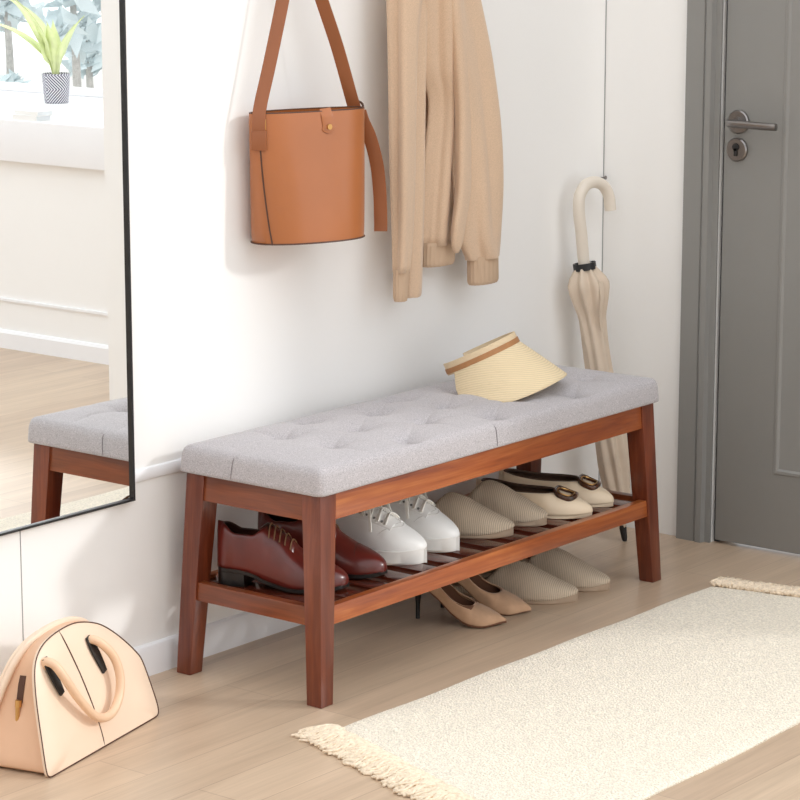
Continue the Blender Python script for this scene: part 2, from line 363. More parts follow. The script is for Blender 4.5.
# tufted cushion
def cushion():
    X0, X1, Y0_, Y1_ = .008, L-.008, .005, D-.005
    def axis(a, b, n):
        e = [0, .002, .005, .009, .014, .02, .027, .034]
        mid = np.linspace(a+.040, b-.040, n)
        return [a+x for x in e]+list(mid)+[b-x for x in reversed(e)]
    xs, ys = axis(X0, X1, 290), axis(Y0_, Y1_, 94)
    but = []
    for k in range(7):
        x = .178+.1425*k
        rows = (.122, .243) if k % 2 == 0 else (.056, .176, .298)
        but += [(x, y) for y in rows]
    B = np.array(but)
    segs = []
    for i in range(len(B)):
        for j in range(i+1, len(B)):
            d = B[j]-B[i]
            if .05 < abs(d[0]) < .16 and abs(d[1]) < .09: segs.append((B[i], B[j]))
    # pull-lines to the edges
    for x, y in but:
        if y < .13: segs.append((np.array((x, y)), np.array((x, Y0_))))
        if y > .23: segs.append((np.array((x, y)), np.array((x, Y1_))))
    for y in (.122, .243):
        segs.append((np.array((.178, y)), np.array((X0, y)))); segs.append((np.array((.178+.1425*6, y)), np.array((X1, y))))
    XX, YY = np.meshgrid(xs, ys, indexing='ij')
    dx = np.minimum(XX-X0, X1-XX); dy = np.minimum(YY-Y0_, Y1_-YY)
    R = .017
    def q(d): return np.clip(1-d/R, 0, 1)
    qx, qy = q(dx), q(dy); ex = qx*np.sqrt(1-qy*qy/2); ey = qy*np.sqrt(1-qx*qx/2); rr = np.clip(np.hypot(ex, ey), 0, 1)
    both = (qx > 0) & (qy > 0)
    XX = np.where(both, np.where(XX < L/2, X0+R-R*ex, X1-R+R*ex), XX); YY = np.where(both, np.where(YY < D/2, Y0_+R-R*ey, Y1_-R+R*ey), YY)
    Z = .028*(1-rr**2.6)**(1/2.0)
    edge = np.clip(np.minimum(dx, dy)/.12, 0, 1); crown = .015*(1-(1-edge)**2)
    Z = Z + crown
    dip = np.zeros_like(Z)
    for bx, by in but:
        r = np.hypot(XX-bx, YY-by); dip = np.maximum(dip, .027*np.exp(-(r/.0140)**1.25)+.009*np.exp(-(r/.05)**2))
    cr = np.zeros_like(Z)
    for a, c in segs:
        ab = c-a; t = np.clip(((XX-a[0])*ab[0]+(YY-a[1])*ab[1])/(ab@ab), 0, 1)
        r = np.hypot(XX-a[0]-t*ab[0], YY-a[1]-t*ab[1])
        fade = .35+.65*np.abs(2*t-1) if np.hypot(*ab) < .2 and abs(ab[0]) > .02 and abs(ab[1]) > .02 else 1-.75*t
        cr = np.maximum(cr, .0026*fade*np.exp(-(r/.011)**2)+.0020*fade*np.exp(-(r/.0035)**2))
    Z = Z - np.clip(dip+cr, 0, None)*np.clip(np.minimum(dx, dy)/.03, .15, 1)
    zb = HZ+.0205
    nx, ny = len(xs), len(ys)
    V = [(XX[i, j], YY[i, j], zb+Z[i, j]) for i in range(nx) for j in range(ny)]
    F = [(i*ny+j, (i+1)*ny+j, (i+1)*ny+j+1, i*ny+j+1) for i in range(nx-1) for j in range(ny-1)]
    per = [(i, 0) for i in range(nx)]+[(nx-1, j) for j in range(1, ny)]+[(i, ny-1) for i in range(nx-2, -1, -1)]+[(0, j) for j in range(ny-2, 0, -1)]
    ring = [i*ny+j for i, j in per]
    cx, cy = L/2, D/2
    for dz, out in ((.006, .0006), (.012, .0012), (.017, .0012), (.0195, -.0005), (.0203, -.004), (.0204, -.014)):
        base = len(V)
        for i, j in per:
            x, y = XX[i, j], YY[i, j]
            ox = ex[i, j]*(-1 if i < nx/2 else 1); oy = ey[i, j]*(-1 if j < ny/2 else 1)
            V.append((x+ox*out, y+oy*out, zb-dz))
        new = list(range(base, base+len(per))); n = len(per)
        F += [(ring[k], new[k], new[(k+1) % n], ring[(k+1) % n]) for k in range(n)]
        ring = new
    F.append(tuple(ring))
    m = MB(); m.add(V, F); return m
cush = cushion().build('seat_cushion', M['seat'], bench, ang=180)

sm = MB()
sm.tube(smooth_path([(.0066, .225, .4045), (.0063, .224, .412), (.0074, .223, .424), (.0100, .222, .4387), (.0175, .221, .4478)], 4), .0008, 5)
sm.build('seam', M['seam_thread'], cush)
sm = MB()
sm.tube(smooth_path([(.552, .0036, .4045), (.552, .0033, .412), (.552, .0044, .424), (.552, .0070, .4387), (.552, .0145, .4478)], 4), .0008, 5)
sm.build('seam', M['seam_thread'], cush)
# ------------------------------------------------------------------ mirror
mir = thing('wall_mirror', 'large wall mirror with a thin black metal frame', 'mirror', (-.48, WY, .356))
mx0, mx1, mz0, mz1 = -.62, .397, 0, 1.75
b = MB(); w, dp = .0042, .016
b.box(mx0, mx1, -dp, -.001, mz0, mz0+w); b.box(mx0, mx1, -dp, -.001, mz1-w, mz1); b.box(mx0, mx0+w, -dp, -.001, mz0+w, mz1-w); b.box(mx1-w, mx1, -dp, -.001, mz0+w, mz1-w)
b.build('frame', M['black'], mir, smooth=False)
MB().box(mx0+w, mx1-w, -.010, -.004, mz0+w, mz1-w).build('mirror_glass', M['mirror'], mir, smooth=False)

# ------------------------------------------------------------------ wall pegs above the frame carry bag, jacket
def peg(name, label, loc):
    t = thing(name, label, 'hook', loc, group='pegs above the bench')
    MB().disc((0, 0, 0), (0, -1, 0), .018, .006, 24).build('plate', M['black'], t)
    MB().tube(smooth_path([(0, -.004, 0), (0, -.05, 0), (0, -.078, .012), (0, -.08, .03)], 5), .006, 10).build('prong', M['black'], t)

# ------------------------------------------------------------------ bucket bag
bx, by, bt, bb = .359, .329, 1.066, .812; BA = .131; BR = math.radians(-20)
bag = thing('bucket_bag', 'tan leather bucket bag hanging on the white wall', 'bag', (bx, by, bb), BR)
H = bt-bb
def bag_ring(z, off=0):
    t = z/H; a = BA-.009+.006*t+off; d = .062-.027*t**1.5+off; n = 64
    return [(a*math.copysign(abs(math.cos(k))**.92, math.cos(k)), d*math.copysign(abs(math.sin(k))**.92, math.sin(k)), z) for k in [2*PI*i/n for i in range(n)]]
b = MB(); rings = [bag_ring(0, -.02), bag_ring(0, -.003), bag_ring(.002, -.0005)]+[bag_ring(H*i/8) for i in range(1, 9)]
rings += [bag_ring(H, -.0035)] + [bag_ring(H*i/4, -.0035) for i in (3, 2, 1)] + [bag_ring(.004, -.0035)]
b.loft(rings); body = b.build('bag_body', M['tan'], bag, ang=50)
b = MB(); b.tube([(x*1.002, y*1.002, z) for x, y, z in bag_ring(.0015)], .0016, 6, loop=True); b.tube([(x, y, z+.0006) for x, y, z in bag_ring(H, -.0017)], .0019, 6, loop=True)
sm = smooth_path([(-.118, -.018, H*.80), (-.116, -.024, H*.5), (-.111, -.032, H*.2), (-.104, -.038, 0)], 6)
def push(p, off=.0008):                # onto the shell of the bag
    t = p[2]/H; a = BA-.009+.006*t+off; d = .062-.027*max(t, 0)**1.5+off; k = math.atan2(p[1]/d, p[0]/a)
    return Vector((a*math.copysign(abs(math.cos(k))**.92, math.cos(k)), d*math.copysign(abs(math.sin(k))**.92, math.sin(k)), p[2]))
b.tube([push(p) for p in sm], .0016, 6)
b.build('edge_piping', M['edge'], body)
b = MB(); k0 = [push((.030, -.06, z), .002) for z in (H+.006, H*.97, H*.93, H*.89, H*.835)]
k0[0].y += .004
b.strap(smooth_path(k0, 4), lambda t: .024 if t < .8 else .030*math.sqrt(max(.05, 1-((t-.8)/.2)**2)), .003, (1, -.12, 0))
tb = b.build('closure_tab', M['tan'], bag, bevel=.0008)
c = push((.030, -.06, H*.885), .0035); MB().disc(c, (.1, -1, 0), .0055, .003, 16).build('snap', M['gold'], tb)
apex = Matrix.Rotation(-BR, 3, 'Z') @ (at(297, -80, .343)-Vector((bx, by, bb)))
LA = push((-.113, -.018, H*.86), .004); RA = push((.113, .016, H*.97), .004)
ls = apex-LA; rs = apex-RA
pl = [LA+Vector((0, 0, -.02)), LA+Vector((0, 0, .02)), LA+ls*.12+Vector((-.006, 0, .006)), LA+ls*.35+Vector((-.003, 0, 0)), LA+ls*.7, apex+Vector((-.012, .002, -.016)), apex, apex+Vector((.012, -.002, -.016)), RA+rs*.7, RA+rs*.35+Vector((.003, 0, 0)), RA+rs*.08, RA]
b = MB(); b.strap(smooth_path(pl, 8), .0255, .0035, (.75, -.55, 0)); st = b.build('shoulder_strap', M['tan_dark'], bag, bevel=.0007)
c = LA; b = MB(); b.strap([c+Vector((-.0005, -.0015, -.034)), c+Vector((-.0005, -.0015, .004))], .030, .007, (.75, -.55, 0)); kp = b.build('strap_keeper', M['tan_dark'], bag, bevel=.0015)
b = MB(); b.strap([c+Vector((.010, -.006, .006)), c+Vector((.010, -.006, .026))], .005, .004, (.75, -.55, 0)); b.build('buckle', M['gold'], bag, bevel=.0008)
b = MB(); b.tube([RA+Vector((.75*.016*math.cos(k), -.55*.016*math.cos(k), .010+.010*math.sin(k))) for k in [2*PI*q/16 for q in range(16)]], .0024, 8, loop=True); b.build('buckle', M['edge'], bag)
pt = [RA+Vector((.006, -.006, .0)), RA+Vector((.013, -.006, -.02)), RA+Vector((.030, -.006, -.055)), RA+Vector((.047, -.004, -.11)), RA+Vector((.055, -.002, -.17)), RA+Vector((.058, 0, -.225)), RA+Vector((.058, 0, -.245))]
b = MB(); b.strap(smooth_path(pt, 8), .027, .003, (.75, -.55, 0)); b.build('strap_tail', M['tan_dark'], bag, bevel=.0007)
aw = Vector((bx, by, bb)) + Matrix.Rotation(BR, 3, 'Z') @ apex
peg('wall_peg', 'black wall peg above the tan bucket bag', (aw.x, WY, aw.z-.008))

# ------------------------------------------------------------------ beige jacket
jk = thing('knit_jacket', 'beige knit jacket hanging on the white wall', 'jacket', (.80, WY-.06, .64))
O = Vector((.80, WY-.06, .64))
def garment(path, n=48, folds=(), wob=0, seed=0):
    """path rows: image x, image y, distance from wall, half width, half depth, turn"""
    rows = []
    ks = list(range(len(path)))
    fs = [interp(ks, [p[i] for p in path]) for i in range(6)]
    rings = []; m = (len(path)-1)*7
    for i in range(m+1):
        s = i/7; px, py, dw, a, d, tw = [f(s) for f in fs]
        c = at(px, py, WY-dw)-O; ring = []
        for k in range(n):
            th = 2*PI*k/n; r = 1
            for (fr, am, ph, dr) in folds: r += am*math.sin(fr*th+ph+dr*s)
            x, y = a*r*math.cos(th), d*r*math.sin(th)
            ring.append(c+Vector((x*math.cos(tw)-y*math.sin(tw), x*math.sin(tw)+y*math.cos(tw), 0)))
        rings.append(ring)
    return rings
def ribbed(path, n=72, ribs=18):
    return garment(path, n, ((ribs, .035, 0, 0),))
b = MB(); b.loft(garment([(434, -50, .075, .07, .035, .1), (437, 0, .07, .062, .032, .1), (439, 60, .058, .055, .028, .1), (444.5, 105, .052, .039, .022, .05), (442, 170, .049, .045, .022, .0), (439, 244, .046, .049, .022, -.05)], 64, ((4, .24, 1.2, .35), (7, .09, .3, .25))))
bd = b.build('jacket_body', M['jacket'], jk, ang=180)
b = MB(); b.loft(ribbed([(439, 241, .046, .0495, .0225, -.05), (438, 262, .046, .047, .021, -.05), (438, 265, .046, .044, .019, -.05)], 80, 22)); b.build('hem', M['jacket_rib'], jk, ang=180)
b = MB(); b.loft(garment([(424, -60, .07, .04, .022, 0), (417, 0, .066, .030, .022, 0), (416, 100, .062, .024, .020, 0), (415, 200, .060, .023, .018, 0), (413.5, 262, .060, .022, .016, 0), (413, 294, .060, .0205, .013, 0), (413, 297, .06, .018, .011, 0)], 48, ((2, .12, .4, .4), (5, .08, 1., .3))))
b.build('front_edge', M['jacket'], jk, ang=180)
b = MB(); b.loft(garment([(420, -70, .09, .05, .03, 0), (408, -20, .085, .044, .027, 0), (404.5, 60, .080, .036, .024, .1), (404, 150, .078, .036, .022, .15), (403.5, 220, .077, .030, .0195, .1), (401.5, 272, .076, .021, .016, 0)], 64, ((3, .17, .6, .3), (5, .11, 2.0, -.25))))
_b = MB(); _b.loft(garment([(432, -60, .03, .09, .012, 0), (432, 20, .026, .088, .012, 0), (432, 130, .022, .075, .010, 0), (434, 225, .022, .064, .010, 0), (434, 240, .022, .06, .008, 0)], 48, ((6, .06, .4, .2),))); _b.build('back_panel', M['jacket'], jk, ang=180)
sl = b.build('sleeve', M['jacket'], jk, ang=180)
b = MB(); b.loft(ribbed([(401.5, 269, .076, .0205, .0155, 0), (401, 276, .076, .0185, .014, 0), (400.5, 296, .076, .017, .0135, 0), (400.5, 301, .076, .015, .0115, 0)], 72, 14)); b.build('cuff', M['jacket_rib'], sl, ang=180)
b = MB(); b.loft(garment([(446, -70, .085, .055, .035, 0), (454, -10, .08, .058, .034, 0), (465, 60, .078, .060, .034, -.05), (473, 130, .075, .060, .034, -.1), (477, 190, .074, .062, .032, -.05), (478.5, 232, .073, .062, .030, 0), (481, 250, .073, .054, .028, 0), (482.5, 258, .073, .050, .025, 0)], 72, ((3, .13, 2.2, .45), (5, .13, .4, -.55), (8, .05, 0, .6))))
sr = b.build('sleeve', M['jacket'], jk, ang=180)
b = MB(); b.loft(garment([(445, -70, .09, .028, .018, 0), (452, -10, .100, .026, .018, 0), (459, 50, .098, .022, .016, 0), (463, 120, .092, .021, .014, .1), (463, 180, .090, .024, .014, .2), (458, 225, .090, .020, .013, .2), (456, 246, .088, .012, .010, 0), (456.5, 253, .086, .004, .004, 0)], 40, ((3, .12, 1.2, .5),)))
b.build('sleeve_fold', M['jacket'], sr, ang=180)
b = MB(); b.loft(ribbed([(482.8, 255, .073, .047, .023, 0), (482.8, 261, .073, .046, .0225, 0), (483, 279, .073, .046, .0225, 0), (483, 283, .073, .043, .020, 0)], 80, 20)); b.build('cuff', M['jacket_rib'], sr, ang=180)
pk = at(437, -75, WY-.07)
b = MB(); b.loft(garment([(409, -20, .083, .050, .026, 0), (424, -62, .08, .06, .03, 0), (437, -84, .075, .035, .02, 0)], 40)); b.loft(garment([(455, -10, .082, .055, .03, 0), (446, -60, .08, .05, .03, 0), (438, -84, .075, .03, .02, 0)], 40))
b.build('collar', M['jacket'], jk, ang=180)
peg('wall_peg', 'black wall peg above the beige jacket', (pk.x, WY, pk.z+.005))

# ------------------------------------------------------------------ umbrella in the corner
tip = Vector((1.394, .252, 0)); top = at(584, 262, .345)
um = thing('umbrella', 'furled beige umbrella with a crook handle leaning in the corner', 'umbrella', tip)
ax = (top-tip); LU = ax.length; axn = ax.normalized()
def ua(t): return axn*(LU*t)
sd = Vector((1, 0, 0)); sd = (sd-axn*sd.dot(axn)).normalized(); sd2 = axn.cross(sd)
def canopy():
    m = 46; n = 72; rings = []
    rad = interp([0, .05, .12, .3, .5, .7, .80, .87, .93, 1], [.006, .012, .026, .034, .031, .028, .028, .036, .042, .020])
    for i in range(m+1):
        t = .035+(.985-.035)*i/m; ring = []
        for k in range(n):
            th = 2*PI*k/n; u = (i/m)
            amp = .16*min(1, u*4)*(1-.6*u)+.10*math.exp(-((u-.88)/.1)**2)
            r = rad(i/m)*(1+amp*math.sin(8*th+5.5*u)+.07*math.sin(3*th-9*u+1))
            if u > .9: r *= 1+.10*math.sin(8*th+5)*(u-.9)*10
            c = ua(t); ring.append(c+sd*(r*math.cos(th))+sd2*(r*math.sin(th)))
        rings.append(ring)
    return MB().loft(rings)
canopy().build('canopy', M['umb'], um, ang=180)
b = MB(); b.tube([ua(.0), ua(.012), ua(.06)], lambda t: .005+.004*t, 12); b.build('ferrule', M['dark'], um)
rp = interp([.80, .85, .93, .98], [.028, .033, .042, .03])
b = MB(); pts = []
for i in range(25):
    th = 2*PI*i/24*.97; t = .985; pts.append(ua(t)+sd*(.0245*math.cos(th))+sd2*(.0245*math.sin(th)))
b.strap(pts, .016, .004, list([axn]*17) if False else tuple(axn)); b.build('clip', M['dark'], um)
b = MB(); q = ua(.80); b.strap(smooth_path([ua(.93)+sd2*-.043-sd*.008, ua(.88)+sd2*-.044-sd*.012, ua(.82)+sd2*-.036-sd*.016, ua(.76)+sd2*-.030-sd*.014], 5), lambda t: .018-.012*t, .002, tuple(sd)); b.build('tie_strap', M['umb'], um)
hp = [ua(.97), top-tip+axn*.012, at(581.5, 235, .347)-tip, at(579, 212, .349)-tip, at(579.5, 197, .350)-tip, at(585, 186, .350)-tip, at(594, 182, .348)-tip, at(603, 185.5, .344)-tip, at(608.5, 195, .339)-tip, at(610.5, 210, .336)-tip]
b = MB(); b.tube(smooth_path(hp, 8), .0135, 18, flat=1); b.build('handle', M['umb_handle'], um, ang=60)

nl = thing('wall_nail', 'small grey nail in the wall corner above the umbrella handle', 'nail', (WX-.012, WY, .826))
b = MB(); b.tube([(0, 0, 0), (0, -.012, .001)], .0018, 8); b.tube([(0, -.012, .001), (0, -.0145, .001)], .0045, 12); b.build('nail_shank', M['steel'], nl)
# ------------------------------------------------------------------ straw visor
vz = .452
vis = thing('straw_visor', 'straw sun visor with a brown ribbon lying on the grey cushion', 'hat', (.83, .17, vz))
def build_visor():
    # local frame: A axis up through the crown, F to the front of the brim
    right = Vector((RT.x, RT.y, 0)); fwd = Vector((math.sin(YAW), math.cos(YAW), 0)); z = Vector((0, 0, 1))
    A = (z*.90 - right*.42 + fwd*.13).normalized()
    Fd = (right*.86 - fwd*.48); Fd = (Fd-A*Fd.dot(A)).normalized(); S = A.cross(Fd)
    c = Vector(VC)
    def pt(th, r, h): return c+Fd*(r*math.cos(th)*1.06)+S*(r*math.sin(th))+A*h
    R0, hb = .080, .026
    rings = []
    n = 60; span = 2.55
    for i in range(n+1):
        th = -span+2*span*i/n
        rings.append([pt(th, R0, 0), pt(th, R0-.001, hb), pt(th, R0-.004, hb), pt(th, R0-.003, 0)])
    bo = MB().loft(rings).build('headband', M['straw_band'], vis, ang=30)
    rings = []
    for i in range(n+1):
        th = -span+2*span*i/n
        rings.append([pt(th, R0+.0012, .003), pt(th, R0+.0008, .014), pt(th, R0-.0005, .014), pt(th, R0-.0005, .003)])
    MB().loft(rings).build('ribbon', M['ribbon'], bo, ang=30)
    rings = []; span2 = 1.98; m = 14
    for i in range(n+1):
        th = -span2+2*span2*i/n; u = abs(th)/span2
        ln = .118*(1-u**3.2)**.55+.002
        row = []; 
        for k in range(m+1):
            s = ln*k/m; row.append(pt(th, R0+s*.50, -s*.86+.004-.10*s*s))
        back = [p-Vector((0, 0, .0022)) for p in reversed(row)]
        rings.append(row+back)
    MB().loft(rings).build('brim', M['straw'], vis, ang=60)
VC = (-.022, .058, .066)
build_visor()

# ------------------------------------------------------------------ blush handbag on the floor
hb = thing('handbag', 'blush leather handbag standing on the floor below the mirror', 'bag', (-.587, .123, 0), math.atan2(.2387, .9711))
LEAN = .25
def HP(u, v, off=0): # on the front panel; off = distance out of it
    return Vector((u, v*math.sin(LEAN)-off*math.cos(LEAN), v*math.cos(LEAN)+off*math.sin(LEAN)))
DEP = .155
def HB(u, v, off=0):
    p = HP(u+.15*v, v*.965, off); return Vector((p.x, DEP-p.y, p.z))
hs = smooth_path([(x, y, 0) for x, y in ((.376, .001), (.382, .006), (.3845, .02), (.381, .05), (.371, .104), (.357, .128), (.322, .163), (.284, .193), (.248, .212), (.196, .2265), (.147, .2285), (.097, .2225), (.062, .209), (.038, .184), (.021, .135), (.007, .059), (.0, .012), (.004, .002))], 5)
outl = [(.012, 0)]+[(.012+.35*k/12, 0) for k in range(1, 13)]+[(p.x, max(0, p.y)) for p in hs]
def panel(fn, th=.006):
    n = len(outl); V = [fn(u, v, .0) for u, v in outl]+[fn(u, v, th) for u, v in outl]
    cu, cv = .19, .1
    m = MB(); rings = []
    for sc, off in ((1, .0), (1, th*.7), (.985, th), (.7, th*1.5), (.35, th*1.9)):
        rings.append([fn(cu+(u-cu)*sc, cv+(v-cv)*sc, off) for u, v in outl])
    return m.loft(rings)
fpn = panel(HP).build('front_panel', M['blush'], hb, ang=40)
panel(HB).build('back_panel', M['blush'], hb, ang=40)
b = MB(); b.tube([HP(u, v, .0055) for u, v in outl], .0012, 6, loop=True); b.build('piping', M['edge'], fpn)
b = MB(); b.tube([HP(.188-.053*t**1.2, .2285*t, .0045+.0075*math.sin(PI*min(t, 1))**.6) for t in [k/16 for k in range(17)]], .0013, 6); b.build('seam', M['edge'], fpn)
# gusset: skin between both panels, sinking in at the sides
b = MB(); rings = []; ins = [(.19+(u-.19)*.965, .1+(v-.1)*.97) for u, v in outl]
for k in range(13):
    t = k/12; sink = math.sin(PI*t)
    ring = []
    for u, v in ins:
        p0, p1 = HP(u, v, .001), HB(u, v, .001); p = p0.lerp(p1, t)
        w = max(0, min(1, (v-.02)/.1))
        p.x += (.19-u)*.09*sink*w
        p.z = max(.002, p.z)
        ring.append(p)
    rings.append(ring)
gus = b.loft(rings, cap=False).build('gusset', M['blush_side'], hb, ang=60)
# rolled rims of the gusset along both panels
b = MB(); b.tube([HB(u, v, -.008) for u, v in outl], .007, 8, loop=True)
for i in range(len(b.v)):
    x, y, z = b.v[i]; b.v[i] = (x, y, max(z, .0005))
b.build('rim', M['blush'], hb, ang=60)
def gpt(t, v, off=.0): # on the left gusset
    u = min((abs(vv-v), uu) for uu, vv in ins if uu < .19)[1]
    p0, p1 = HP(u, v, .001), HB(u, v, .001); p = p0.lerp(p1, t); w = max(0, min(1, (v-.02)/.1)); p.x += (.19-u)*.09*math.sin(PI*t)*w - off
    return p
b = MB(); b.strap([gpt(.5, v, .002) for v in (.165, .15, .135, .118)], .012, .003, (0, 1, 0)); b.build('zip', M['edge'], gus)
zp = MB(); p = gpt(.5, .118, .005); zp.tube([p+Vector((0, 0, .006)), p+Vector((-.002, 0, -.006))], .006, 10); zp.tube([p+Vector((-.004, 0, -.004)), p+Vector((-.006, 0, -.034))], .0045, 8, flat=.5, side=(0, 1, 0))
zp.build('zip_pull', M['gold'], gus)
# handles: two tabs and a rolled loop hanging over the front
def handle(fn, s=1):
    u0, u1 = .066, .209
    pts = [fn(u0+.002, .180, .002), fn(u0, .189, .012), fn(u0+.003, .181, .026), fn(.079, .152, .034), fn(.096, .122, .034), fn(.120, .091, .032), fn(.146, .066, .030), fn(.177, .054, .028), fn(.207, .058, .029), fn(.234, .080, .031), fn(.245, .112, .034), fn(.240, .148, .034), fn(u1+.012, .178, .028), fn(u1+.005, .189, .014), fn(u1+.003, .182, .002)]
    b = MB(); b.tube(smooth_path(pts, 6), .0082, 14); h = b.build('handle', M['blush_handle'], hb, ang=60)
    for u in (u0, u1):
        t = MB(); t.strap(smooth_path([fn(u, .196, .011), fn(u+.004, .18, .013), fn(u+.012, .155, .014), fn(u+.022, .125, .014)], 4), lambda t: .010+.010*math.sin(PI*(.1+.8*t)), .0035, tuple(fn(1, 0, 0)-fn(0, 0, 0)))
        tag(t.build('handle_tab', M['dark'], h), 'black leather tab')
handle(HP)

# ------------------------------------------------------------------ rug
rg = thing('rug', 'cream woven rug with fringed ends on the wooden floor', 'rug', (.5, -.43, 0))
RO = Vector((.5, -.43, 0)); cA, cB, cC, cD = Vector((-.085, -.106, 0)), Vector((-.315, -.742, 0)), Vector((1.29, -.742, 0)), Vector((1.176, -.120, 0))
def rp_(u, v): return (cA*(1-u)+cD*u)*(1-v)+(cB*(1-u)+cC*u)*v-RO
b = MB(); nu, nv = 90, 40
def rz(u, v): return .0065+.0007*math.sin(17*u+5*v)+.0006*math.sin(31*v-9*u)
V = []; 
for i in range(nu+1):
    for j in range(nv+1):
        u, v = i/nu, j/nv; p = rp_(u, v); p.y += .002*math.sin(23*u)*(1 if v < .5 else -1)*abs(2*v-1)**4; p.z = rz(u, v)*(1 if 0 < i < nu and 0 < j < nv else .55); V.append(p)
F = [(i*(nv+1)+j, (i+1)*(nv+1)+j, (i+1)*(nv+1)+j+1, i*(nv+1)+j+1) for i in range(nu) for j in range(nv)]
per = [(i, 0) for i in range(nu+1)]+[(nu, j) for j in range(1, nv+1)]+[(i, nv) for i in range(nu-1, -1, -1)]+[(0, j) for j in range(nv-1, 0, -1)]
top_r = [i*(nv+1)+j for i, j in per]; base = len(V); V += [Vector((V[k].x, V[k].y, .0005)) for k in top_r]; n = len(per)
F += [(top_r[k], top_r[(k+1) % n], base+(k+1) % n, base+k) for k in range(n)]; F.append(tuple(base+k for k in range(n)))
b.add(V, F); b.build('rug_weave', M['rug'], rg, ang=60)
def fringe(u, sgn, ln):
    b = MB(); N = 200; R = random.Random(3+sgn)
    for i in range(N):
        v = (i+.5)/N; p = rp_(u, v)
        for q in range(3):
            d = Vector((sgn*ln*R.uniform(.75, 1.1), R.uniform(-.02, .02)+.035*(1 if sgn < 0 else .0), 0)); a = p+Vector((sgn*-.004, R.uniform(-.0016, .0016), .006+.002*q)); ph = R.uniform(0, 6); am = R.uniform(.003, .007)
            pts = [a+d*t+Vector((am*.5*math.cos(9*t+ph), am*math.sin(11*t+ph), (.006*math.sin(PI*min(1, t*1.2))-.0045*t)*R.uniform(.7, 1.4))) for t in [k/7 for k in range(8)]]
            for pp in pts: pp.z = max(pp.z, .0028)
            b.tube(pts, lambda t: .0031*(1-.15*t), 5)
    return b.build('fringe', M['fringe'], rg, ang=180)
tag(fringe(0, -1, .066), kind='stuff'); tag(fringe(1, 1, .070), kind='stuff')

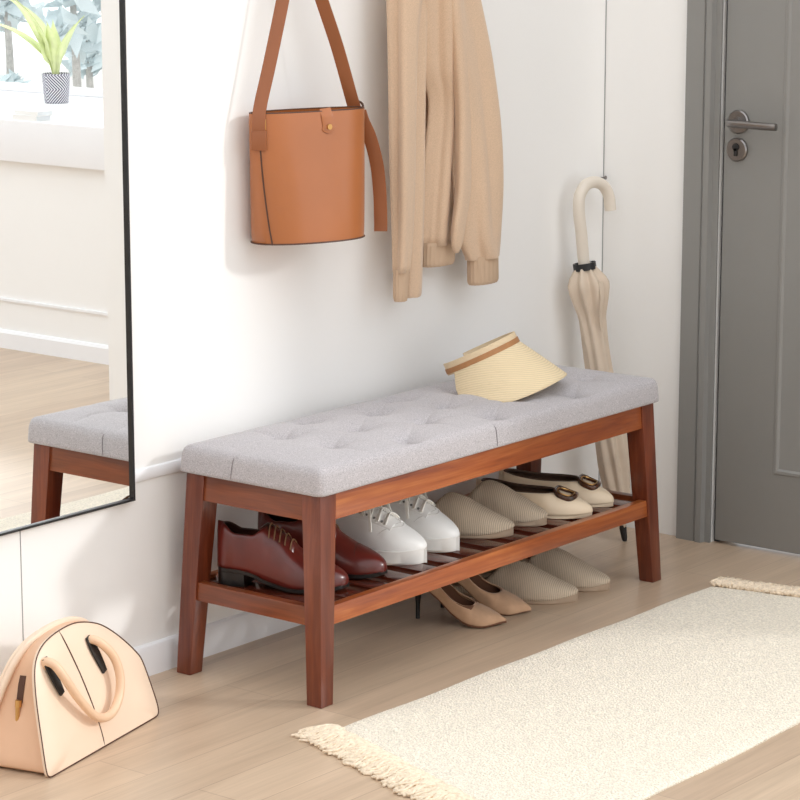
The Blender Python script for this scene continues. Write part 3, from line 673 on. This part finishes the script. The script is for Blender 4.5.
# ------------------------------------------------------------------ shoes
def endround(s, rh, rt, ph=2.0, pt=2.0):
    k = 1.0
    if s < rh: k *= max(0, 1-((rh-s)/rh)**ph)**(1/ph)
    if s > 1-rt: k *= max(0, 1-((s-1+rt)/rt)**pt)**(1/pt)
    return k
class Shoe:
    """lofted shoe: local +Y heel to toe, x sideways, z up; side = +1 right foot, -1 left foot"""
    def __init__(s, L, wid, zb, zt, op, side=1, rh=.10, rt=.22, ph=2, pt=2.2, e1=.8, e2=.9, bend=.012, toe_low=.35, N=70, ztpow=2.2, ztr=None):
        s.L, s.side, s.N = L, side, N
        s.wid, s.zb, s.zt, s.op = [interp(*a) for a in (wid, zb, zt, op)]
        s.rh, s.rt, s.ph, s.pt, s.e1, s.e2, s.bend, s.toe_low, s.ztp = rh, rt, ph, pt, (interp(*e1) if isinstance(e1, tuple) else (lambda t: e1)), e2, bend, toe_low, ztpow
        s.ztr = ztr or rt
        s.S = [(1-math.cos(PI*i/N))/2 for i in range(N+1)]
    def cx(s, t): return s.side*-s.bend*math.sin(PI*max(0, (t-.15)/.85))**1.0*1.0 + s.side*-.25*s.bend
    def w(s, t): return s.wid(t)*endround(t, s.rh, s.rt, s.ph, s.pt)
    def top(s, t):
        zb = s.zb(t); h = s.zt(t)-zb
        if t > 1-s.ztr:
            k = max(0, 1-((t-1+s.ztr)/s.ztr)**s.ztp)**(1/s.ztp); h *= s.toe_low+(1-s.toe_low)*k
        return zb+h
    def P(s, t, a, lat, off=0):          # lat=+1/-1 side; a 0 bottom .. 1 rim
        w = s.w(t)+off; o = min(s.op(t), max(0, w-.002)); c, sn = math.cos(a*PI/2), math.sin(a*PI/2)
        zt = s.top(t)+(off if o < .002 else 0)
        return Vector((s.cx(t)+lat*(o+(w-o)*max(c, 0)**s.e1(t)), s.L*t, s.zb(t)+(zt-s.zb(t))*sn**s.e2))
    def upper(s, name, mat, parent, A=14):
        rings = []
        for t in s.S:
            r = [s.P(t, k/A, 1) for k in range(A+1)]+[s.P(t, k/A, -1) for k in range(A, -1, -1)]
            rings.append(r)
        n = len(rings[0]); V = [p for r in rings for p in r]; F = []
        for i in range(len(rings)-1):
            for j in range(n-1):
                if j == A and (s.op(s.S[i]) > .0021 and s.op(s.S[i+1]) > .0021): continue   # the mouth of the shoe
                F.append((i*n+j, (i+1)*n+j, (i+1)*n+j+1, i*n+j+1))
        o = MB().add(V, F).build(name, mat, parent, ang=60)
        md = o.modifiers.new('thick', 'SOLIDIFY'); md.thickness = .0018; md.offset = 1
        return o
    def lining(s, mat, parent, A=10):
        rings = []
        for t in s.S[2:-4]:
            r = [s.P(t, k/A, 1, -.0028) for k in range(A, -1, -1)]+[s.P(t, k/A, -1, -.0028) for k in range(0, A+1)]
            for p in r: p.z += .0012
            rings.append(r)
        return MB().loft(rings, cap=False, closed=False).build('lining', mat, parent, ang=60)
    def rim(s, mat, parent, r=.0022, name='collar', only=None):
        ts = [t for t in s.S if s.op(t) > .0021]
        a = [s.P(t, 1, 1) for t in ts]; c = [s.P(t, 1, -1) for t in ts]
        pts = a+list(reversed(c))
        return MB().tube(pts, r, 8, loop=True).build(name, mat, parent, ang=80)
    def sole(s, mat, parent, th, out=.003, name='sole', zmin=None, b0=0, b1=1, bev=.0015):
        rings = []
        for t in s.S:
            if t < b0 or t > b1: continue
            w = s.w(t)+out*endround(t, .05, .05, 2, 2); zt = s.zb(t)+.002; zl = zt-(th(t) if callable(th) else th)
            if zmin is not None: zl = max(zl, zmin)
            c = s.cx(t); y = s.L*t+(-out if t == 0 else out if t == 1 else 0)
            bv = min(bev, w*.4)
            rings.append([(c+w, y, zt), (c+w, y, zl+bv), (c+w-bv, y, zl), (c-w+bv, y, zl), (c-w, y, zl+bv), (c-w, y, zt)])
        return MB().loft(rings).build(name, mat, parent, ang=40)
    def ridge(s, t, x, off=.001):         # point on the upper at sideways x
        lat = 1 if x >= 0 else -1; w = s.w(t); o = min(s.op(t), max(0, w-.002)); ax = abs(x)
        if ax <= o: z = s.top(t)
        else:
            q = min(1, (ax-o)/(w-o)); c = q**(1/s.e1(t)); sn = math.sqrt(max(0, 1-c*c)); z = s.zb(t)+(s.top(t)-s.zb(t))*sn**s.e2
        return Vector((s.cx(t)+x, s.L*t, z+off))
GA = math.radians(23)
def shoe_root(name, label, toe, L, z, a=GA, cat='shoe', group=None):
    loc = (toe[0]-L*math.sin(a), toe[1]+L*math.cos(a), z)
    return thing(name, label, cat, loc, PI+a, group)

def oxford(label, toe, side):
    L = .258; r = shoe_root('oxford_shoe', label, toe, L, SZ)
    S = Shoe(L, ([0, .1, .3, .5, .68, .8, 1], [.032, .032, .033, .039, .046, .044, .034]),
             ([0, .25, .45, .65, .85, 1], [.034, .031, .016, .008, .009, .013]),
             ([0, .06, .16, .30, .40, .52, .64, .78, 1], [.119, .115, .101, .101, .117, .105, .077, .057, .046]),
             ([0, .03, .06, .14, .24, .34, .40, .44, 1], [0, 0, .010, .022, .024, .019, .008, 0, 0]), side, rh=.10, rt=.26, pt=2.3, e1=([0, .2, .38, .55, .72, 1], [.9, .9, 1.15, 1.1, .85, .75]), e2=.9, bend=.010, toe_low=.2)
    up = S.upper('upper', M['ox'], r); S.lining(M['ox_dark'], r); S.rim(M['ox_dark'], r, .0018)
    S.sole(M['sole_black'], r, .008, .0035)
    S.sole(M['sole_black'], r, .1, .002, 'heel', zmin=.0, b1=.25)
    # eyelet flaps and laces
    fl = MB(); 
    for lat in (1, -1):
        fl.loft([[S.ridge(t, lat*x, .0008+h) for x, h in ((.008, .0), (.008, .0022), (.013, .0026), (.021, .0022), (.026, .0))] for t in [.40+.22*k/8 for k in range(9)]])
    fl.build('eyelet_flap', M['ox'], up, ang=60)
    tg = MB(); tg.loft([[S.ridge(t, x, .0006+.006*max(0, (.46-t)/.1)) for x in (-.015, -.008, 0, .008, .015)] for t in [.345+.26*k/8 for k in range(9)]], closed=False); tg.build('tongue', M['ox_dark'], up)
    lc = MB()
    for k in range(5):
        t = .43+.042*k
        lc.tube(smooth_path([S.ridge(t, -.022, .0034), S.ridge(t-.004, -.011, .0055), S.ridge(t-.006, 0, .0068), S.ridge(t-.004, .011, .0055), S.ridge(t, .022, .0034)], 4), .0016, 6)
    lc.build('laces', M['lace_brown'], r)
    cp = MB(); cp.tube([S.ridge(.765+.02*abs(x)/.04, x, .0012) for x in [-.040+.08*k/20 for k in range(21)]], .0012, 6); cp.tube([S.ridge(.755+.02*abs(x)/.04, x, .0012) for x in [-.040+.08*k/20 for k in range(21)]], .0009, 6)
    cp.build('toe_cap_seam', M['ox_dark'], up)
oxford('burgundy leather oxford shoe on the shelf, nearer the left front leg of the bench', (.170, .075), -1)
oxford('burgundy leather oxford shoe on the shelf, nearer the white sneakers', (.285, .075), 1)

def sneaker(label, toe, side):
    L = .285; r = shoe_root('sneaker', label, toe, L, SZ, a=math.radians(11))
    S = Shoe(L, ([0, .1, .3, .5, .68, .82, 1], [.036, .036, .038, .043, .049, .048, .042]),
             ([0, .3, .6, .85, 1], [.030, .028, .026, .026, .029]),
             ([0, .06, .16, .28, .36, .46, .58, .68, .76, .84, .92, 1], [.104, .102, .090, .090, .110, .112, .104, .092, .080, .067, .058, .050]),
             ([0, .03, .06, .14, .24, .32, .37, .40, 1], [0, 0, .012, .024, .026, .021, .010, 0, 0]), side, rh=.11, rt=.30, pt=2.2, e1=([0, .25, .42, .66, .80, 1], [.6, .7, 1.2, 1.15, .8, .7]), e2=.9, bend=.008, toe_low=.1, ztpow=2.4, ztr=.2)
    up = S.upper('upper', M['snk'], r); S.lining(M['snk_in'], r); S.rim(M['snk'], r, .004)
    S.sole(M['snk_sole'], r, .1, .0055, zmin=0, bev=.005)
    # sewn overlays: toe guard edge, eyelet stay, side panel
    ov = MB()
    def band(fa, fb, n, ts):
        ov.loft([[S.ridge(t, x, o) for x, o in fa(t)] for t in ts])
    for lat in (1, -1):
        ov.loft([[S.ridge(t, lat*x, h) for x, h in ((.014, .0005), (.014, .0040), (.023, .0044), (.032, .0038), (.033, .0005))] for t in [.44+.36*k/12 for k in range(13)]])
    ov.build('eyelet_stay', M['snk'], up, ang=50)
    ov = MB(); ov.tube([S.ridge(.83+.10*(abs(x)/.045)**2*-1.2, x, .0010) for x in [-.043+.086*k/28 for k in range(29)]], .0016, 6)
    ov.tube([S.ridge(.80-.2*max(0, (abs(x)-.012)/.03), x, .0010) for x in [-.040+.08*k/28 for k in range(29)]], .0013, 6)
    ov.build('stitch_line', M['stitch'], up)
    for k in range(4):
        for lat in (1, -1): MB().disc(S.ridge(.55+.058*k, lat*.026, .0046), (lat*.5, .2, .8), .0026, .0012, 10).build('eyelet', M['eyelet'], up)
    tg = MB(); tg.loft([[S.ridge(t, x, .001+.02*max(0, (.42-t)/.1)) for x in (-.022, -.012, 0, .012, .022)] for t in [.33+.45*k/9 for k in range(10)]], closed=False); tg.build('tongue', M['snk_in'], up)  # dark grey tongue: shade between the laces put into its colour
    lc = MB()
    for k in range(5):
        t = .52+.058*k
        lc.strap(smooth_path([S.ridge(t, -.030, .0055), S.ridge(t-.006, -.015, .0085), S.ridge(t-.012, 0, .0105), S.ridge(t-.006, .015, .0085), S.ridge(t, .030, .0055)], 5), .0075, .0022, (0, 1, .4))
    k = S.ridge(.515, 0, .013)
    for lat in (1, -1):
        lc.strap(smooth_path([k, k+Vector((lat*.016, .006, .014)), k+Vector((lat*.036, .014, .010)), k+Vector((lat*.044, .020, -.006)), k+Vector((lat*.030, .018, -.006)), k+Vector((lat*.010, .008, .002))], 6), .0065, .002, (0, 1, .3))
        lc.strap(smooth_path([k, k+Vector((lat*.018, .020, .004)), k+Vector((lat*.036, .036, -.014)), k+Vector((lat*.046, .044, -.044)), k+Vector((lat*.049, .046, -.058))], 6), .006, .002, (0, 1, .3))
    lc.tube([k+Vector((-.006, 0, .001)), k+Vector((.006, 0, .001))], .006, 8)
    lc.build('laces', M['lace_white'], r)
sneaker('white leather sneaker on the shelf, the one beside the burgundy shoes', (.422, .084), -1)
sneaker('white leather sneaker on the shelf, the one beside the corduroy slippers', (.534, .090), 1)

def mule(label, toe, side, z, a=GA, L=.268):
    r = shoe_root('slipper', label, toe, L, z, a, 'slipper')
    S = Shoe(L, ([0, .1, .3, .5, .68, .82, 1], [.034, .035, .037, .043, .049, .048, .038]),
             ([0, .3, .6, .85, 1], [.008, .007, .007, .010, .017]),
             ([0, .18, .30, .38, .46, .52, .62, .74, .86, 1], [.017, .019, .030, .052, .075, .083, .076, .058, .044, .035]),
             ([0, .04, .1, .2, .32, .40, .46, .50, 1], [.02, .027, .030, .031, .031, .026, .014, 0, 0]), side, rh=.10, rt=.30, pt=2.35, e1=([0, .3, .48, .65, .85, 1], [.7, .8, 1.05, .95, .8, .7]), e2=.9, bend=.012, toe_low=.15, ztpow=2.0, ztr=.26)
    S.upper('upper', M['mule'], r); S.lining(M['mule_in'], r); S.sole(M['mule_sole'], r, .1, .001, zmin=0, bev=.003)
    S.rim(M['mule_in'], r, .0016)
mule('greige corduroy slipper on the shelf, the one beside the white sneakers', (.712, .078), -1, SZ)
mule('greige corduroy slipper on the shelf, the one beside the buckled flats', (.822, .073), 1, SZ)
mule('greige corduroy slipper on the floor, the one beside the beige pumps', (.911, .052), -1, 0, L=.288)
mule('greige corduroy slipper on the floor, the one nearer the right bench leg', (1.020, .045), 1, 0, L=.288)

def flat(label, toe, side):
    L = .255; r = shoe_root('flat_shoe', label, toe, L, SZ, math.radians(20))
    S = Shoe(L, ([0, .1, .3, .5, .70, .82, 1], [.030, .031, .033, .039, .044, .043, .032]),
             ([0, .3, .6, .85, 1], [.010, .009, .007, .007, .009]),
             ([0, .08, .2, .34, .46, .56, .66, .8, 1], [.062, .060, .055, .051, .050, .050, .050, .044, .034]),
             ([0, .03, .07, .16, .3, .5, .62, .69, .73, 1], [0, 0, .014, .023, .027, .031, .028, .015, 0, 0]), side, rh=.09, rt=.36, pt=2.0, e1=.75, e2=.85, bend=.010, toe_low=.2, ztpow=2, ztr=.25)
    S.upper('upper', M['flat'], r); S.lining(M['flat_trim'], r); S.rim(M['flat_trim'], r, .0032, 'trim'); S.sole(M['flat'], r, .1, .0012, zmin=0)
    bk = MB(); pts = []
    for k in range(28):
        th = 2*PI*k/28; x = .030*math.copysign(abs(math.cos(th))**.7, math.cos(th)); t = .785+.085*math.copysign(abs(math.sin(th))**.7, math.sin(th)); pts.append(S.ridge(t, x*.9, .0065))
    bk.tube(pts, .0058, 8, loop=True, flat=.6, side=(0, 0, 1)); bo = bk.build('buckle', M['tort'], r)
    g = MB(); pts = []
    for k in range(28):
        th = 2*PI*k/28; x = .0235*math.copysign(abs(math.cos(th))**.7, math.cos(th)); t = .785+.066*math.copysign(abs(math.sin(th))**.7, math.sin(th)); pts.append(S.ridge(t, x*.9, .0085))
    g.tube(pts, .0014, 6, loop=True); g.build('buckle_edge', M['gold'], bo)
flat('cream flat shoe with a tortoiseshell buckle, the one beside the corduroy slippers', (.944, .040), -1)
flat('cream flat shoe with a tortoiseshell buckle, the one at the right end of the shelf', (1.043, .054), 1)

def pump(label, toe, side):
    L = .205; r = shoe_root('pump_shoe', label, toe, L, 0, math.radians(24))
    S = Shoe(L, ([0, .1, .3, .5, .68, .82, 1], [.027, .028, .029, .036, .043, .038, .010]),
             ([0, .12, .3, .5, .66, .8, 1], [.082, .080, .058, .024, .008, .004, .007]),
             ([0, .08, .2, .36, .5, .62, .70, .78, .9, 1], [.128, .124, .106, .076, .052, .043, .040, .034, .024, .017]),
             ([0, .03, .07, .16, .3, .45, .58, .66, .70, 1], [0, 0, .012, .021, .025, .031, .031, .018, 0, 0]), side, rh=.08, rt=.20, pt=1.4, e1=.75, e2=.85, bend=.006, toe_low=.3, ztpow=2, ztr=.12)
    S.upper('upper', M['pump'], r); S.lining(M['pump_in'], r); S.rim(M['pump'], r, .0013); S.sole(M['pump_in'], r, .0045, .0004)
    b = MB(); b.loft([[(x*w, y0+y*w2, z) for x, y in [(math.cos(2*PI*k/14), math.sin(2*PI*k/14)) for k in range(14)]] for z, w, w2, y0 in ((0, .0045, .0045, .016), (.03, .0045, .0045, .016), (.055, .0075, .007, .017), (.072, .014, .012, .020), (.082, .021, .018, .022))])
    b.build('stiletto_heel', M['dark'], r, ang=50)
pump('beige suede pump with pointed toe, front one of its pair under the bench', (.666, .060), -1)
pump('beige suede pump with pointed toe, the one beside the floor slippers', (.763, .069), 1)

# ------------------------------------------------------------------ on the window sill (seen in the mirror)
px, py = 2.74, -2.69
pt_ = thing('potted_plant', 'green plant in a white patterned pot on the window sill', 'plant', (px, py, .748))
b = MB(); n = 32
rings = [[(r*math.cos(2*PI*k/n), r*math.sin(2*PI*k/n), z) for k in range(n)] for r, z in ((.038, 0), (.041, .002), (.044, .04), (.048, .100), (.045, .100), (.040, .05))]
b.loft(rings).build('pot', M['pot'], pt_, ang=35)
R = random.Random(11)
for k, (a, ln, sp, w) in enumerate(((4.75, .34, .24, .075), (1.2, .23, .10, .06), (1.7, .20, .10, .03), (4.6, .17, .06, .085), (3.6, .34, .16, .06), (5.4, .20, .06, .05), (2.8, .20, .05, .055), (4.3, .27, .30, .07))):
    rows = []
    for i in range(13):
        t = i/12; rad = .010+sp*t**1.8; z = .085+ln*(t-.45*sp*2.2*t**3)
        c = Vector((rad*math.cos(a), rad*math.sin(a), z)); s = Vector((-math.sin(a), math.cos(a), 0)); ww = w*.5*math.sin(PI*min(1, .10+.90*t))**.8*(.35+.65*math.sin(PI*min(1, t*1.05))**1)
        if t < .3: ww = max(ww*.6, .004)
        rows.append([c-s*ww+Vector((0, 0, .004)), c, c+s*ww+Vector((0, 0, .004))])
    o = MB().loft(rows, closed=False).build('leaf', M['pot_leaf'], pt_, ang=180)
    md = o.modifiers.new('thick', 'SOLIDIFY'); md.thickness = .001
for k, (dx, dy, ry, h) in enumerate(((0, 0, 0, .017), (.004, .006, .05, .014))):
    z = .748+(0 if k == 0 else .0172)
    bk = thing('book', ('pale book lying on the window sill, lower of the two', 'pale book lying on the window sill, upper of the two')[k], 'book', (XW+.005+dx, -2.30+dy, z), ry, 'books on the window sill')
    MB().box(-.032, .032, -.052, .052, .0015, h-.0015).build('pages', M['paper'], bk, smooth=False)
    c = MB(); c.box(-.034, .034, -.055, .055, 0, .0015); c.box(-.034, .034, -.055, .055, h-.0015, h); c.box(-.034, -.0325, -.055, .055, .0015, h-.0015); c.build('cover', M['snk'], bk, smooth=False)
# shrubs outside the window
def shrub(label, x, y, h, r, seed):
    t = thing('shrub', label, 'shrub', (x, y, -.3), 0, 'shrubs outside the window'); R = random.Random(seed)
    MB().tube(smooth_path([(0, 0, 0), (.02, .01, h*.4), (-.02, .03, h*.75)], 5), lambda q: .03*(1-.6*q), 8).build('stem', M['bark'], t)
    b = MB()
    for i in range(100):
        a, e = R.uniform(0, 2*PI), R.uniform(-1, 1); rr = r*R.uniform(.3, 1); s = math.sqrt(1-e*e)
        c = Vector((rr*s*math.cos(a), rr*s*math.sin(a), h*.68+rr*e*1.25)); u = Vector((R.uniform(-1, 1), R.uniform(-1, 1), R.uniform(-1, 1))).normalized(); v = u.orthogonal().normalized(); w = R.uniform(.03, .06)
        b.add([c-u*w*1.5, c-v*w*.6, c+u*w*1.5, c+v*w*.6], [(0, 1, 2, 3)])
    b.build('foliage', M['leaf_far'], t, smooth=False)
for k, (x, y, h, r, lb) in enumerate(((4.5, -4.40, 1.84, .20, 'blue-green shrub outside the window, tallest one behind the plant pot'), (4.5, -4.80, 1.20, .10, 'small blue-green shrub outside the window, at the left edge of the mirror'), (5.2, -5.02, 1.47, .10, 'small blue-green shrub outside the window, right of the plant pot'), (4.6, -4.92, 1.86, .12, 'blue-green shrub outside the window, at the upper left of the mirror'))):
    shrub(lb, x, y, h, r, 20+k)

# ------------------------------------------------------------------ light
wd = bpy.data.worlds.new('daylight'); scene.world = wd; wd.use_nodes = True
bg = wd.node_tree.nodes['Background']; bg.inputs[0].default_value = (.955, .978, 1, 1); bg.inputs[1].default_value = 1.68
sl_ = bpy.data.lights.new('sun', 'SUN'); so = bpy.data.objects.new('sun', sl_); COL.objects.link(so)
sl_.energy = 1.2; sl_.angle = math.radians(5); sl_.color = (1, .992, .975)
so.location = (6, -6, 5); so.rotation_euler = Vector((-1, 1.4, -.69)).to_track_quat('-Z', 'Y').to_euler()
vs = scene.view_settings; vs.view_transform = 'Standard'; vs.look = 'None'; vs.exposure = 0; vs.gamma = 1; vs.use_curve_mapping = False
scene.cycles.max_bounces = 8; scene.cycles.diffuse_bounces = 5; scene.cycles.transparent_max_bounces = 8
